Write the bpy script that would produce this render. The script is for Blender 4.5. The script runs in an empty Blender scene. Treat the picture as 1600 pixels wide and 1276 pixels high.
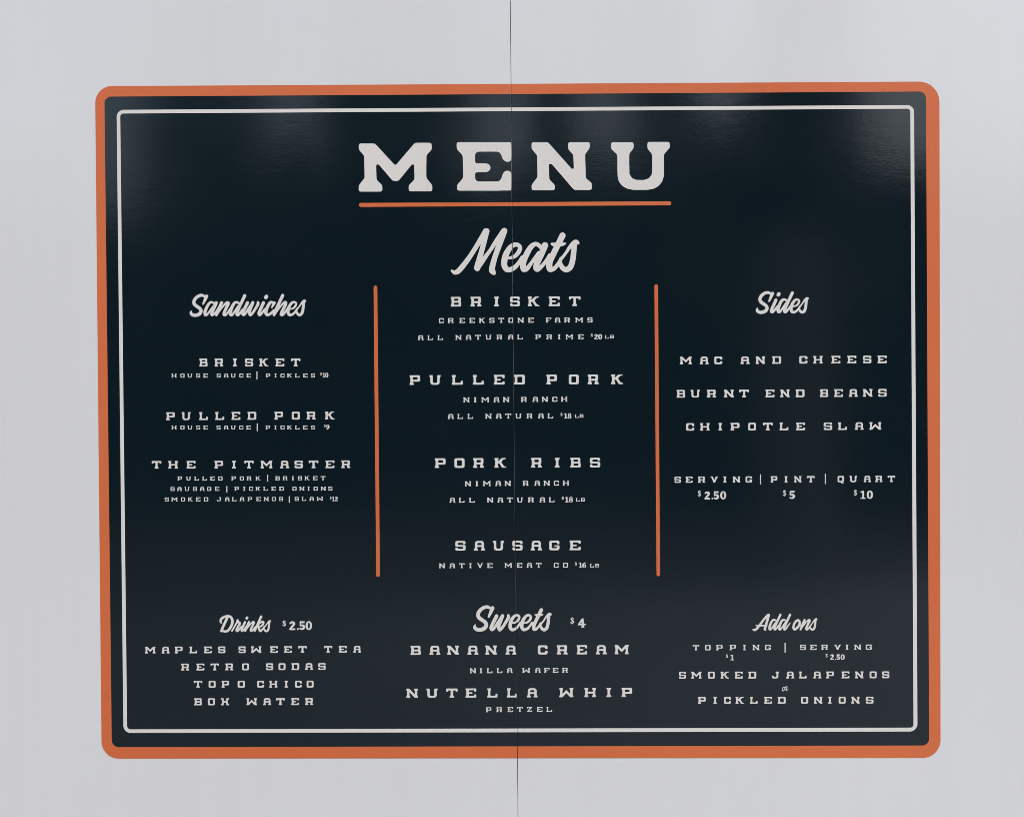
import bpy, bmesh, math, random
import numpy as np
from mathutils import Vector, Matrix
from mathutils.geometry import delaunay_2d_cdt

random.seed(7)
C = bpy.context.scene.collection

# ------------------------------------------------------------------ camera
cam_d = bpy.data.cameras.new('camera')
cam_d.lens = 50.0
cam_d.sensor_width = 36.0
cam_d.clip_start = 0.05
cam_d.clip_end = 500.0
cam = bpy.data.objects.new('camera', cam_d)
C.objects.link(cam)
cam.location = (0.01443, -2.21375, 1.75195)
cam.rotation_euler = (1.55687, 0.00442, 0.01053)
bpy.context.scene.camera = cam

# ------------------------------------------------------------------ sky, sun, exposure
SUN_EL, SUN_AZ = math.radians(52), math.radians(140)     # azimuth from +Y (behind the panels) towards +X
world = bpy.data.worlds.new("World")
bpy.context.scene.world = world
world.use_nodes = True
wn = world.node_tree
sky = wn.nodes.new('ShaderNodeTexSky')
sky.sky_type = 'NISHITA'
sky.sun_disc = False
sky.sun_elevation = SUN_EL
sky.sun_rotation = SUN_AZ
sky.air_density = 1.0
sky.dust_density = 4.0
sky.ozone_density = 1.0
wn.nodes['Background'].inputs['Strength'].default_value = 0.15
wn.links.new(sky.outputs[0], wn.nodes['Background'].inputs['Color'])

sun_d = bpy.data.lights.new('sun', 'SUN')
sun_d.energy = 1.2
sun_d.angle = math.radians(40)
sun_d.color = (1.0, 0.97, 0.94)
sun = bpy.data.objects.new('sun', sun_d)
C.objects.link(sun)
sdir = Vector((math.sin(SUN_AZ) * math.cos(SUN_EL), math.cos(SUN_AZ) * math.cos(SUN_EL), math.sin(SUN_EL)))
sun.rotation_euler = (-sdir).to_track_quat('-Z', 'Y').to_euler()

vs = bpy.context.scene.view_settings
vs.view_transform = 'Standard'
vs.look = 'None'
vs.gamma = 1.0
bpy.context.scene.render.engine = 'CYCLES'
bpy.context.scene.cycles.filter_width = 0.8
vs.exposure = 0.23

# ------------------------------------------------------------------ wall coordinates
# Artwork positions are image pixel coordinates (u right, v down); this 3x3
# homography maps those pixels to metres on the wall plane Y = 0.
HM = ((9.96121896e-04, -4.34788887e-06, -8.03141730e-01),
      (3.89687846e-06, -1.00702881e-03, 2.36009695e+00),
      (4.73803986e-06, -6.28824113e-06, 1.0))


def wall(u, v):
    w = HM[2][0] * u + HM[2][1] * v + 1.0
    return ((HM[0][0] * u + HM[0][1] * v + HM[0][2]) / w, (HM[1][0] * u + HM[1][1] * v + HM[1][2]) / w)


SEAM_T, SEAM_B = wall(797.3, 0), wall(809.4, 1276)


def seam_x(z):
    t = (z - SEAM_B[1]) / (SEAM_T[1] - SEAM_B[1])
    return SEAM_B[0] + t * (SEAM_T[0] - SEAM_B[0])


# ------------------------------------------------------------------ materials
def nodes(m):
    m.use_nodes = True
    nt = m.node_tree
    return nt, nt.nodes['Principled BSDF']


def noise(nt, scale, detail=3.0, rough=0.5, stretch=None, lo=0.35, hi=0.65):
    tc = nt.nodes.new('ShaderNodeTexCoord')
    mp = nt.nodes.new('ShaderNodeMapping')
    if stretch:
        mp.inputs['Scale'].default_value = stretch
    nt.links.new(tc.outputs['Object'], mp.inputs['Vector'])
    n = nt.nodes.new('ShaderNodeTexNoise')
    n.inputs['Scale'].default_value = scale
    n.inputs['Detail'].default_value = detail
    n.inputs['Roughness'].default_value = rough
    nt.links.new(mp.outputs[0], n.inputs['Vector'])
    return n.outputs['Fac']


def remap(nt, src, a, b, c, d):
    r = nt.nodes.new('ShaderNodeMapRange')
    r.inputs[1].default_value, r.inputs[2].default_value = a, b
    r.inputs[3].default_value, r.inputs[4].default_value = c, d
    nt.links.new(src, r.inputs[0])
    return r.outputs[0]


def mixcol(nt, fac, c1, c2):
    x = nt.nodes.new('ShaderNodeMix')
    x.data_type = 'RGBA'
    for k, c in ((6, c1), (7, c2)):
        if hasattr(c, 'node'):
            nt.links.new(c, x.inputs[k])
        else:
            x.inputs[k].default_value = (*c, 1)
    nt.links.new(fac, x.inputs[0])
    return x.outputs[2]


def bump_chain(nt, specs):
    prev = None
    for src, dist, strength in specs:
        b = nt.nodes.new('ShaderNodeBump')
        b.inputs['Strength'].default_value = strength
        b.inputs['Distance'].default_value = dist
        nt.links.new(src, b.inputs['Height'])
        if prev is not None:
            nt.links.new(prev, b.inputs['Normal'])
        prev = b.outputs[0]
    return prev


def vinyl(name, col, col2, rough=0.22, spec=0.5, dusty=False):
    m = bpy.data.materials.new(name)
    nt, p = nodes(m)
    blot = remap(nt, noise(nt, 2.2, 4), 0.35, 0.65, 0, 1)
    base = mixcol(nt, blot, col, col2)
    # dust grains that have settled on the film
    dust = remap(nt, noise(nt, 900, 2), 0.70, 0.78, 0, 1)
    patch = remap(nt, noise(nt, 5, 3), 0.52, 0.68, 0, 0.10)
    if dusty:
        # a puff of road dust between the Sandwiches heading and the left divider
        tc = nt.nodes.new('ShaderNodeTexCoord')
        mp = nt.nodes.new('ShaderNodeMapping')
        mp.vector_type = 'TEXTURE'
        mp.inputs['Location'].default_value = (-0.285, 0, 1.905)
        mp.inputs['Rotation'].default_value = (0, math.radians(38), 0)
        mp.inputs['Scale'].default_value = (0.115, 1, 0.055)
        nt.links.new(tc.outputs['Object'], mp.inputs['Vector'])
        gr = nt.nodes.new('ShaderNodeTexGradient')
        gr.gradient_type = 'SPHERICAL'
        nt.links.new(mp.outputs[0], gr.inputs['Vector'])
        puff = remap(nt, gr.outputs['Fac'], 0.0, 0.5, 0, 0.55)
        ad = nt.nodes.new('ShaderNodeMath')
        nt.links.new(patch, ad.inputs[0])
        nt.links.new(puff, ad.inputs[1])
        patch = ad.outputs[0]
    mul = nt.nodes.new('ShaderNodeMath')
    mul.operation = 'MULTIPLY'
    nt.links.new(dust, mul.inputs[0])
    nt.links.new(patch, mul.inputs[1])
    base = mixcol(nt, mul.outputs[0], base, (0.45, 0.44, 0.42))
    nt.links.new(base, p.inputs['Base Color'])
    nt.links.new(remap(nt, noise(nt, 6, 5), 0.3, 0.7, rough * 0.8, rough * 1.35), p.inputs['Roughness'])
    p.inputs['Specular IOR Level'].default_value = spec
    nrm = bump_chain(nt, [(noise(nt, 1.7, 1, stretch=(1.3, 1, 0.55)), 0.09, 0.03),
                          (noise(nt, 60, 3, stretch=(0.35, 1, 1.6)), 0.0005, 0.08),
                          (noise(nt, 260, 3, stretch=(0.4, 1, 1.5)), 0.0002, 0.12),
                          (noise(nt, 1100, 2), 0.00008, 0.15)])
    nt.links.new(nrm, p.inputs['Normal'])
    return m


NAVY = vinyl('navy_vinyl', (0.0042, 0.0112, 0.0166), (0.0052, 0.0126, 0.0186), rough=0.085, spec=0.75, dusty=True)
ORANGE = vinyl('orange_vinyl', (0.65, 0.150, 0.050), (0.69, 0.168, 0.058), rough=0.30)
CREAM = vinyl('cream_vinyl', (0.725, 0.715, 0.675), (0.755, 0.745, 0.705), rough=0.30)

WHITE = bpy.data.materials.new('white_painted_panel')
nt, p = nodes(WHITE)
blot = remap(nt, noise(nt, 1.1, 3, 0.5), 0.15, 0.85, 0, 1)
base = mixcol(nt, blot, (0.725, 0.745, 0.748), (0.765, 0.785, 0.788))
streak = remap(nt, noise(nt, 14, 5, 0.6, stretch=(2.2, 1, 0.10)), 0.45, 0.95, 0, 0.09)
base = mixcol(nt, streak, base, (0.55, 0.55, 0.54))
spots = remap(nt, noise(nt, 380, 2), 0.76, 0.80, 0, 0.25)
base = mixcol(nt, spots, base, (0.42, 0.40, 0.37))
nt.links.new(base, p.inputs['Base Color'])
nt.links.new(remap(nt, noise(nt, 4, 4), 0.3, 0.7, 0.08, 0.20), p.inputs['Roughness'])
p.inputs['Specular IOR Level'].default_value = 0.8
nt.links.new(bump_chain(nt, [(noise(nt, 1.7, 1, stretch=(1.3, 1, 0.55)), 0.09, 0.03),
                             (noise(nt, 60, 3), 0.0006, 0.10),
                             (noise(nt, 700, 2), 0.00012, 0.25)]), p.inputs['Normal'])

RUBBER = bpy.data.materials.new('black_rubber')
nt, p = nodes(RUBBER)
nt.links.new(mixcol(nt, noise(nt, 40, 3), (0.030, 0.030, 0.031), (0.055, 0.054, 0.052)), p.inputs['Base Color'])
p.inputs['Roughness'].default_value = 0.8

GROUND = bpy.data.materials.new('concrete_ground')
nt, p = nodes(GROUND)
# brightness painted in: paving pales to the right to lighten the mirrored lower right
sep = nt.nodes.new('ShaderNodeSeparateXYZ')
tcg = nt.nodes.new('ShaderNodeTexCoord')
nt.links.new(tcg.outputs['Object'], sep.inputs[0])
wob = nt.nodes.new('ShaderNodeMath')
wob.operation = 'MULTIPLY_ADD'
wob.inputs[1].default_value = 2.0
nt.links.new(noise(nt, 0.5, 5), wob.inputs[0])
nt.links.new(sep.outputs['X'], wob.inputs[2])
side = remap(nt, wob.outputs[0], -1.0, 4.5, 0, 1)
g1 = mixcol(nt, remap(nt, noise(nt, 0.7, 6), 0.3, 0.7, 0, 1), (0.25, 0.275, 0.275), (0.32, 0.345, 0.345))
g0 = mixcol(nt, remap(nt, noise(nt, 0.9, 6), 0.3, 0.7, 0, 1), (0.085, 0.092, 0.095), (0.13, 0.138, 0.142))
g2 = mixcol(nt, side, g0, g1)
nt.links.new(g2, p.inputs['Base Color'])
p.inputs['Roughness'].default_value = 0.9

LEAF = bpy.data.materials.new('dark_foliage')
nt, p = nodes(LEAF)
nt.links.new(mixcol(nt, remap(nt, noise(nt, 1.6, 5), 0.35, 0.65, 0, 1), (0.030, 0.050, 0.024), (0.075, 0.105, 0.045)), p.inputs['Base Color'])
p.inputs['Roughness'].default_value = 0.7


# ------------------------------------------------------------------ object helpers
def link_mesh(name, verts, faces, mat, parent=None, bevel=None):
    me = bpy.data.meshes.new(name)
    me.from_pydata(verts, [], faces)
    me.materials.append(mat)
    me.update()
    o = bpy.data.objects.new(name, me)
    C.objects.link(o)
    if parent is not None:
        o.parent = parent
    return o


def tag(o, label=None, cat=None, kind=None, group=None):
    if label: o['label'] = label
    if cat: o['category'] = cat
    if kind: o['kind'] = kind
    if group: o['group'] = group
    return o


# ------------------------------------------------------------------ outlines: raster union -> smoothed contour
def inside(poly, X, Y):
    r = np.zeros(X.shape, bool)
    n = len(poly)
    for i in range(n):
        x0, y0 = poly[i]
        x1, y1 = poly[(i + 1) % n]
        if y0 == y1:
            continue
        c = ((y0 > Y) != (y1 > Y)) & (X < (x1 - x0) * (Y - y0) / (y1 - y0) + x0)
        r ^= c
    return r


def spline(pts, n=7):
    out = []
    P = [pts[0]] + list(pts) + [pts[-1]]
    for i in range(1, len(P) - 2):
        a, b, c, d = (np.array(P[k], float) for k in (i - 1, i, i + 1, i + 2))
        for k in range(n):
            t = k / n
            out.append(0.5 * ((2 * b) + (-a + c) * t + (2 * a - 5 * b + 4 * c - d) * t * t + (-a + 3 * b - 3 * c + d) * t ** 3))
    out.append(np.array(pts[-1], float))
    return out


def gauss(F, s):
    if s <= 0.2:
        return F
    r = int(math.ceil(3 * s))
    k = np.exp(-0.5 * (np.arange(-r, r + 1) / s) ** 2)
    k /= k.sum()
    G = np.zeros_like(F)
    Fp = np.pad(F, ((0, 0), (r, r)))
    for i, w in enumerate(k):
        G += w * Fp[:, i:i + F.shape[1]]
    H = np.zeros_like(F)
    Gp = np.pad(G, ((r, r), (0, 0)))
    for i, w in enumerate(k):
        H += w * Gp[i:i + F.shape[0], :]
    return H


def simplify(L, tol):
    # Douglas-Peucker on a closed loop
    pts = np.array(L)
    n = len(pts)
    if n < 8:
        return L
    k = int(np.argmax(((pts - pts[0]) ** 2).sum(1)))
    keep = {0, k}

    def rec(a, b):
        if b - a < 2:
            return
        A, B = pts[a], pts[b % n]
        seg = pts[a + 1:b]
        d = B - A
        l = math.hypot(*d)
        dist = np.abs((seg[:, 0] - A[0]) * d[1] - (seg[:, 1] - A[1]) * d[0]) / l if l > 1e-9 else np.hypot(*(seg - A).T)
        m = int(np.argmax(dist))
        if dist[m] > tol:
            keep.add(a + 1 + m)
            rec(a, a + 1 + m)
            rec(a + 1 + m, b)
    rec(0, k)
    rec(k, n)
    return [tuple(pts[i % n]) for i in sorted(keep)]


def outline(add, sub, strokes, cell, sigma, level=0.5):
    """Union of polygons and tapered strokes minus polygons, corners softened; returns closed loops."""
    xs, ys = [], []
    for P in add:
        xs += [q[0] for q in P]; ys += [q[1] for q in P]
    for S in strokes:
        xs += [q[0] - q[2] for q in S] + [q[0] + q[2] for q in S]
        ys += [q[1] - q[2] for q in S] + [q[1] + q[2] for q in S]
    m = 4 * cell + 3 * sigma
    x0, x1, y0, y1 = min(xs) - m, max(xs) + m, min(ys) - m, max(ys) + m
    nx, ny = int((x1 - x0) / cell) + 2, int((y1 - y0) / cell) + 2
    gx, gy = x0 + cell * np.arange(nx), y0 + cell * np.arange(ny)
    X, Y = np.meshgrid(gx, gy)
    F = np.zeros((ny, nx))
    q = cell / 4
    for P in add:
        acc = sum(inside(P, X + a, Y + b).astype(float) for a in (-q, q) for b in (-q, q)) / 4
        F = np.maximum(F, acc)
    for S in strokes:
        pts = spline(S) if len(S) > 2 else [np.array(k, float) for k in S]
        for a, b in zip(pts[:-1], pts[1:]):
            R = max(a[2], b[2]) + 2 * cell
            i0 = max(0, int((min(a[0], b[0]) - R - x0) / cell)); i1 = min(nx, int((max(a[0], b[0]) + R - x0) / cell) + 2)
            j0 = max(0, int((min(a[1], b[1]) - R - y0) / cell)); j1 = min(ny, int((max(a[1], b[1]) + R - y0) / cell) + 2)
            xx, yy = X[j0:j1, i0:i1], Y[j0:j1, i0:i1]
            dx, dy = b[0] - a[0], b[1] - a[1]
            L = dx * dx + dy * dy
            t = np.clip(((xx - a[0]) * dx + (yy - a[1]) * dy) / L, 0, 1) if L > 1e-12 else np.zeros_like(xx)
            d = np.hypot(xx - a[0] - t * dx, yy - a[1] - t * dy) - (a[2] + t * (b[2] - a[2]))
            F[j0:j1, i0:i1] = np.maximum(F[j0:j1, i0:i1], np.clip(0.5 - d / cell, 0, 1))
    for P in sub:
        acc = sum(inside(P, X + a, Y + b).astype(float) for a in (-q, q) for b in (-q, q)) / 4
        F = np.minimum(F, 1 - acc)
    F = gauss(F, sigma / cell) + 1e-7 + (0.5 - level)
    B = F > 0.5
    code = B[:-1, :-1] * 1 + B[:-1, 1:] * 2 + B[1:, 1:] * 4 + B[1:, :-1] * 8
    segs = {}
    T = {1: [(3, 0)], 2: [(0, 1)], 3: [(3, 1)], 4: [(1, 2)], 5: [(3, 0), (1, 2)], 6: [(0, 2)], 7: [(3, 2)],
         8: [(2, 3)], 9: [(2, 0)], 10: [(0, 1), (2, 3)], 11: [(2, 1)], 12: [(1, 3)], 13: [(1, 0)], 14: [(0, 3)]}
    pos = {}

    def key(j, i, e):
        # an edge of the grid, named once
        k = (j, i, 0) if e == 0 else (j, i + 1, 1) if e == 1 else (j + 1, i, 0) if e == 2 else (j, i, 1)
        if k not in pos:
            jj, ii, d = k
            a = F[jj, ii]
            b = F[jj, ii + 1] if d == 0 else F[jj + 1, ii]
            t = (0.5 - a) / (b - a)
            pos[k] = (gx[ii] + (t * cell if d == 0 else 0), gy[jj] + (t * cell if d == 1 else 0))
        return k
    js, is_ = np.nonzero((code > 0) & (code < 15))
    for j, i in zip(js.tolist(), is_.tolist()):
        for a, b in T[int(code[j, i])]:
            segs[key(j, i, a)] = key(j, i, b)
    loops = []
    while segs:
        s, e = segs.popitem()
        L = [pos[s]]
        while e in segs:
            L.append(pos[e])
            e = segs.pop(e)
        if len(L) > 5:
            loops.append(simplify(L, cell * 0.10))
    return loops


def fill(loops):
    """Triangulates loops (holes by even-odd); returns 2-D verts, triangles and boundary edges."""
    V, bd = [], []
    for L in loops:
        s = len(V)
        V += L
        n = len(L)
        bd += [(s + i, s + (i + 1) % n) for i in range(n)]
    sc = max(max(abs(a), abs(b)) for a, b in V)
    r = delaunay_2d_cdt([Vector((a / sc, b / sc)) for a, b in V], bd, [], 0, 1e-7)
    V2 = [(v.x * sc, v.y * sc) for v in r[0]]
    T = [tuple(f) for f in r[2] if len(f) == 3]
    cx = np.array([[sum(V2[i][0] for i in t) / 3 for t in T]])
    cy = np.array([[sum(V2[i][1] for i in t) / 3 for t in T]])
    ok = np.zeros(cx.shape, bool)
    for L in loops:
        ok ^= inside(L, cx, cy)
    remap_i = {}
    for new, olds in enumerate(r[3]):
        for o in olds:
            remap_i[o] = new
    bd = [(remap_i.get(a, a), remap_i.get(b, b)) for a, b in bd]
    return V2, [t for t, k in zip(T, ok[0]) if k], [e for e in bd if e[0] != e[1]]


SEAM_N = Vector((SEAM_T[1] - SEAM_B[1], 0, -(SEAM_T[0] - SEAM_B[0]))).normalized()
SEAM_C = Vector((SEAM_B[0], 0, SEAM_B[1]))


def layer(name, shapes, mat, parent, y, label=None, thick=0.00010, cut=True):
    """A printed shape on the wall: front faces at depth y and a thin edge all round, slit along the seam."""
    bm = bmesh.new()
    for V, T, bd in shapes:
        W = [wall(a, b) for a, b in V]
        f = [bm.verts.new((x, y, z)) for x, z in W]
        k = [bm.verts.new((x, y + thick, z)) for x, z in W]
        for t in T:
            if len(set(t)) < 3:
                continue
            a, b, c = (W[i] for i in t)
            ar = (b[0] - a[0]) * (c[1] - a[1]) - (b[1] - a[1]) * (c[0] - a[0])
            if abs(ar) < 1e-13:
                continue
            try:
                bm.faces.new([f[i] for i in (t if ar > 0 else t[::-1])])
            except ValueError:
                pass
        for a, b in bd:
            try:
                bm.faces.new((f[b], f[a], k[a], k[b]))
            except ValueError:
                pass
    if cut:
        xs = [v.co.x for v in bm.verts]
        if min(xs) < -0.01 and max(xs) > -0.002:
            dup = bm.copy()
            for B, off, sgn in ((bm, -0.00045, 1), (dup, 0.00036, -1)):
                B.normal_update()
                g = B.verts[:] + B.edges[:] + B.faces[:]
                pn = Vector((SEAM_N.x, 0, SEAM_N.z + (0.00012 if sgn > 0 else 0))).normalized()
                bmesh.ops.bisect_plane(B, geom=g, plane_co=SEAM_C + SEAM_N * off, plane_no=pn,
                                       clear_outer=(sgn > 0), clear_inner=(sgn < 0), dist=1e-7)
            m2 = bpy.data.meshes.new('tmp')
            dup.to_mesh(m2)
            bm.from_mesh(m2)
            bpy.data.meshes.remove(m2)
            dup.free()
    me = bpy.data.meshes.new(name)
    bm.to_mesh(me)
    bm.free()
    me.materials.append(mat)
    o = bpy.data.objects.new(name, me)
    C.objects.link(o)
    o.parent = parent
    if label:
        o['label'] = label
    return o


# ------------------------------------------------------------------ slab lettering (cap height 100, v down)
def rect(x0, y0, x1, y1):
    return [(x0, y0), (x1, y0), (x1, y1), (x0, y1)]


def ser(x, top, l=9, r=9, w=28, hgt=12, run=14):
    """flared serif at the top (or foot) of a stem that starts at x"""
    f = (lambda y: y) if top else (lambda y: 100 - y)
    P = []
    if l:
        P.append([(x - l, f(0)), (x + 2, f(0)), (x + 2, f(hgt + run)), (x - 0.5, f(hgt + run)), (x - l, f(hgt))])
    if r:
        P.append([(x + w - 2, f(0)), (x + w + r, f(0)), (x + w + r, f(hgt)), (x + w + 0.5, f(hgt + run)), (x + w - 2, f(hgt + run))])
    return P


def stem(x, tl=9, tr=9, bl=9, br=9, w=28, y0=0, y1=100):
    return [rect(x, y0, x + w, y1)] + (ser(x, True, tl, tr, w) if tl or tr else []) + (ser(x, False, bl, br, w) if bl or br else [])


def cham(x0, y0, x1, y1, c, tl=1, tr=1, br=1, bl=1):
    P = []
    P += [(x0, y0 + c), (x0 + c * .3, y0 + c * .3), (x0 + c, y0)] if tl else [(x0, y0)]
    P += [(x1 - c, y0), (x1 - c * .3, y0 + c * .3), (x1, y0 + c)] if tr else [(x1, y0)]
    P += [(x1, y1 - c), (x1 - c * .3, y1 - c * .3), (x1 - c, y1)] if br else [(x1, y1)]
    P += [(x0 + c, y1), (x0 + c * .3, y1 - c * .3), (x0, y1 - c)] if bl else [(x0, y1)]
    return P


G = {}
G['A'] = (124, [cham(12, 0, 112, 100, 26, br=0, bl=0)] + ser(12, False, 12, 0) + ser(84, False, 0, 12)
          + [rect(36, 88, 48, 100), rect(76, 88, 88, 100)], [cham(40, 23, 84, 43, 7, br=0, bl=0), rect(40, 63, 84, 84), rect(49, 80, 75, 104)])
G['B'] = (114, [cham(9, 0, 110, 52, 9, tl=0, bl=0), cham(9, 46, 114, 100, 10, tl=0, bl=0)] + ser(9, True, 9, 0) + ser(9, False, 9, 0),
          [rect(38, 21, 83, 40), rect(38, 61, 86, 80), [(104, 49), (118, 43), (118, 55)]])
G['C'] = (104, [cham(0, 0, 104, 100, 16)], [cham(29, 23, 75, 77, 5), rect(70, 42, 110, 60)])
G['D'] = (115, [cham(9, 0, 115, 100, 14, tl=0, bl=0)] + ser(9, True, 9, 0) + ser(9, False, 9, 0), [rect(38, 22, 86, 78)])
G['E'] = (116, stem(9, 9, 0, 9, 0) + [cham(20, 0, 116, 21, 5, tl=0, bl=0, br=0), cham(20, 79, 116, 100, 5, tl=0, bl=0, tr=0),
          rect(92, 0, 116, 36), rect(92, 64, 116, 100), cham(30, 41, 76, 60, 5, tl=0, bl=0)], [])
G['F'] = (112, stem(9, 9, 0, 9, 10) + [cham(20, 0, 112, 21, 5, tl=0, bl=0, br=0), rect(88, 0, 112, 38), cham(30, 44, 78, 64, 5, tl=0, bl=0)], [])
G['G'] = (106, [cham(0, 0, 106, 100, 16), ], [cham(29, 23, 77, 77, 5), rect(70, 38, 112, 49)])
G['G'][1].append(rect(52, 49, 106, 64))
G['G_'] = None
G['H'] = (130, stem(9) + stem(93) + [rect(30, 40, 100, 61)], [])
G['I'] = (52, stem(12, 12, 12, 12, 12), [])
G['J'] = (112, [cham(0, 40, 94, 100, 22, tl=0, tr=0)] + [rect(66, 0, 94, 70)] + ser(66, True, 14, 10), [[(28, 30), (66, 30), (66, 74), (58, 79), (34, 79), (28, 74)], rect(-4, 30, 30, 58)])
G['K'] = (124, stem(9) + [[(34, 58), (34, 38), (76, 0), (110, 0), (62, 52)], [(44, 46), (72, 42), (112, 100), (78, 100)],
          [(74, 0), (120, 0), (120, 11), (100, 16)], [(82, 100), (124, 100), (124, 89), (100, 82)]], [])
G['L'] = (115, stem(9, 9, 9, 9, 0) + [cham(20, 79, 115, 100, 5, tl=0, bl=0, tr=0), rect(91, 58, 115, 100)], [])
G['M'] = (158, stem(9, 9, 0, 9, 9) + stem(121, 0, 9, 9, 9) + [[(9, 0), (38, 0), (79, 44), (120, 0), (149, 0), (149, 8), (79, 80), (9, 8)]], [])
G['N'] = (130, stem(9, 9, 0, 9, 10) + stem(93, 10, 9, 0, 9) + [[(9, 0), (37, 0), (121, 92), (121, 100), (92, 100), (9, 10)]], [])
G['O'] = (104, [cham(0, 0, 104, 100, 15)], [cham(29, 22, 75, 78, 4)])
G['P'] = (112, [cham(9, 0, 112, 68, 13, tl=0, bl=0), rect(9, 0, 37, 100)] + ser(9, True, 9, 0) + ser(9, False, 9, 12), [rect(38, 21, 83, 46)])
G['Q'] = (104, [cham(0, 0, 104, 100, 15), [(52, 92), (76, 92), (82, 108), (100, 108), (100, 122), (64, 122)]], [cham(29, 22, 75, 78, 4)])
G['R'] = (120, [cham(9, 0, 110, 65, 9, tl=0, bl=0), rect(9, 0, 37, 100), [(72, 55), (98, 55), (106, 80), (106, 100), (80, 100), (78, 66)]] + ser(9, True, 9, 0) + ser(9, False, 9, 12)
          + ser(76, False, 6, 14), [rect(38, 21, 81, 44)])
G['S'] = (104, [cham(0, 0, 104, 60, 14, br=0), cham(0, 42, 104, 100, 14, tl=0)], [rect(28, 21, 77, 41), rect(70, 36, 108, 42),
          rect(27, 61, 76, 80), rect(-4, 59, 34, 64), [(95, 30), (110, 36), (110, 46), (92, 42)], [(9, 72), (-6, 66), (-6, 54), (12, 59)]])
G['T'] = (120, [cham(0, 0, 120, 22, 6, br=0, bl=0), rect(0, 0, 23, 36), rect(97, 0, 120, 36), rect(46, 0, 74, 100)] + ser(46, False, 12, 12), [])
G['U'] = (124, [cham(12, 0, 112, 100, 24, tl=0, tr=0)] + ser(12, True, 12, 9) + ser(84, True, 9, 12),
          [[(40, -4), (84, -4), (84, 70), (76, 79), (48, 79), (40, 70)]])
G['U'] = (G['U'][0], G['U'][1], G['U'][2])
G['V'] = (130, [[(8, 0), (40, 0), (65, 56), (90, 0), (122, 0), (78, 100), (52, 100)], [(0, 0), (48, 0), (44, 14), (18, 22), (0, 11)],
          [(130, 0), (82, 0), (86, 14), (112, 22), (130, 11)]], [])
G['W'] = (158, stem(9, 9, 9, 9, 0) + stem(121, 9, 9, 0, 9) + [[(9, 100), (38, 100), (79, 56), (120, 100), (149, 100), (149, 92), (79, 20), (9, 92)]], [])
G['X'] = (126, [[(8, 0), (38, 0), (50, 40), (76, 40), (88, 0), (118, 0), (102, 50), (118, 100), (88, 100), (76, 62), (50, 62), (38, 100), (8, 100), (24, 50)]]
          + ser(9, True) + ser(9, False) + ser(89, True) + ser(89, False), [])
G['Z'] = (108, [rect(0, 0, 108, 21), rect(0, 79, 108, 100), rect(0, 0, 22, 34), rect(86, 66, 108, 100), [(70, 10), (106, 10), (38, 90), (2, 90)]], [])
del G['G_']


def ell(cx, cy, rx, ry, n=28, p=2.0):
    out = []
    for k in range(n):
        a = 2 * math.pi * k / n
        c, s = math.cos(a), math.sin(a)
        out.append((cx + rx * math.copysign(abs(c) ** (2 / p), c), cy + ry * math.copysign(abs(s) ** (2 / p), s)))
    return out


# numerals of the prices: (width, add, sub, strokes)
D = {
    '2': (72, [rect(2, 80, 71, 101)], [], [[(12, 24, 10), (24, 13, 11), (42, 12, 12), (55, 26, 15), (47, 46, 13), (28, 66, 11), (8, 90, 8)]]),
    '5': (68, [[(3, 0), (62, 0), (59, 22), (20, 22), (20, 52), (3, 56)]], [], [[(12, 50, 8), (38, 46, 11), (53, 64, 15), (44, 84, 13), (26, 90, 10), (10, 84, 10)]]),
    '0': (75, [ell(37.5, 50, 37, 51, p=2.2)], [ell(37.5, 50, 11, 35)], []),
    '1': (66, [rect(24, 4, 48, 100), rect(4, 86, 67, 101), [(2, 22), (2, 12), (28, 0), (48, 0), (48, 20), (30, 22)]], [], []),
    '8': (74, [ell(37, 26, 31, 27), ell(37, 73, 36, 28)], [ell(37, 26, 13, 13), ell(37, 73, 15, 14)], []),
    '6': (74, [ell(37, 67, 36, 34)], [ell(39, 69, 11, 18)], [[(62, 5, 7), (38, 14, 11), (18, 38, 14), (14, 66, 14)]]),
    '9': (74, [ell(37, 33, 36, 34)], [ell(35, 31, 11, 18)], [[(12, 95, 7), (36, 86, 11), (56, 62, 14), (60, 34, 14)]]),
    '4': (87, [[(44, 0), (64, 0), (67, 56), (87, 57), (87, 74), (67, 75), (67, 87), (76, 100), (32, 100), (42, 87), (42, 75), (1, 75), (1, 62)]],
          [[(41, 40), (41, 58), (24, 58)]], []),
    '.': (24, [ell(12, 89, 12, 12)], [], []),
    '$': (66, [], [], [[(55, 22, 8), (34, 13, 8), (15, 24, 10), (32, 46, 11), (54, 64, 11), (38, 85, 9), (10, 78, 9)], [(34, 2, 5), (34, 12, 6)], [(34, 88, 6), (34, 100, 5)]]),
}
_cache = {}


def glyph(ch, light=False):
    if ch in D or ch == '|':
        light = False
    sg, lv = (3.8, 0.76) if light else (3.4, 0.66)
    if (ch, light) not in _cache:
        if ch == '|':
            w, lp = 9, outline([], [], [[(4.5, 4, 4.5), (4.5, 96, 4.5)]], 1.2, 0.8)
        elif ch in D:
            w, a, s, st = D[ch]
            lp = outline(a, s, st, 1.2, 2.2, 0.60)
        else:
            w, a, s = G[ch]
            if ch == 'G':
                lp = outline_g(sg, lv)
            else:
                lp = outline(a, s, [], 1.3, sg, lv)
        if ch in G:
            ax = [q[0] for L in lp for q in L]
            ay = [q[1] for L in lp for q in L]
            hh = 122.0 if ch == 'Q' else 100.0
            lp = [[((u - min(ax)) * w / (max(ax) - min(ax)), (v - min(ay)) * hh / (max(ay) - min(ay))) for u, v in L] for L in lp]
        _cache[(ch, light)] = (w, fill(lp))
    return _cache[(ch, light)]


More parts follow.
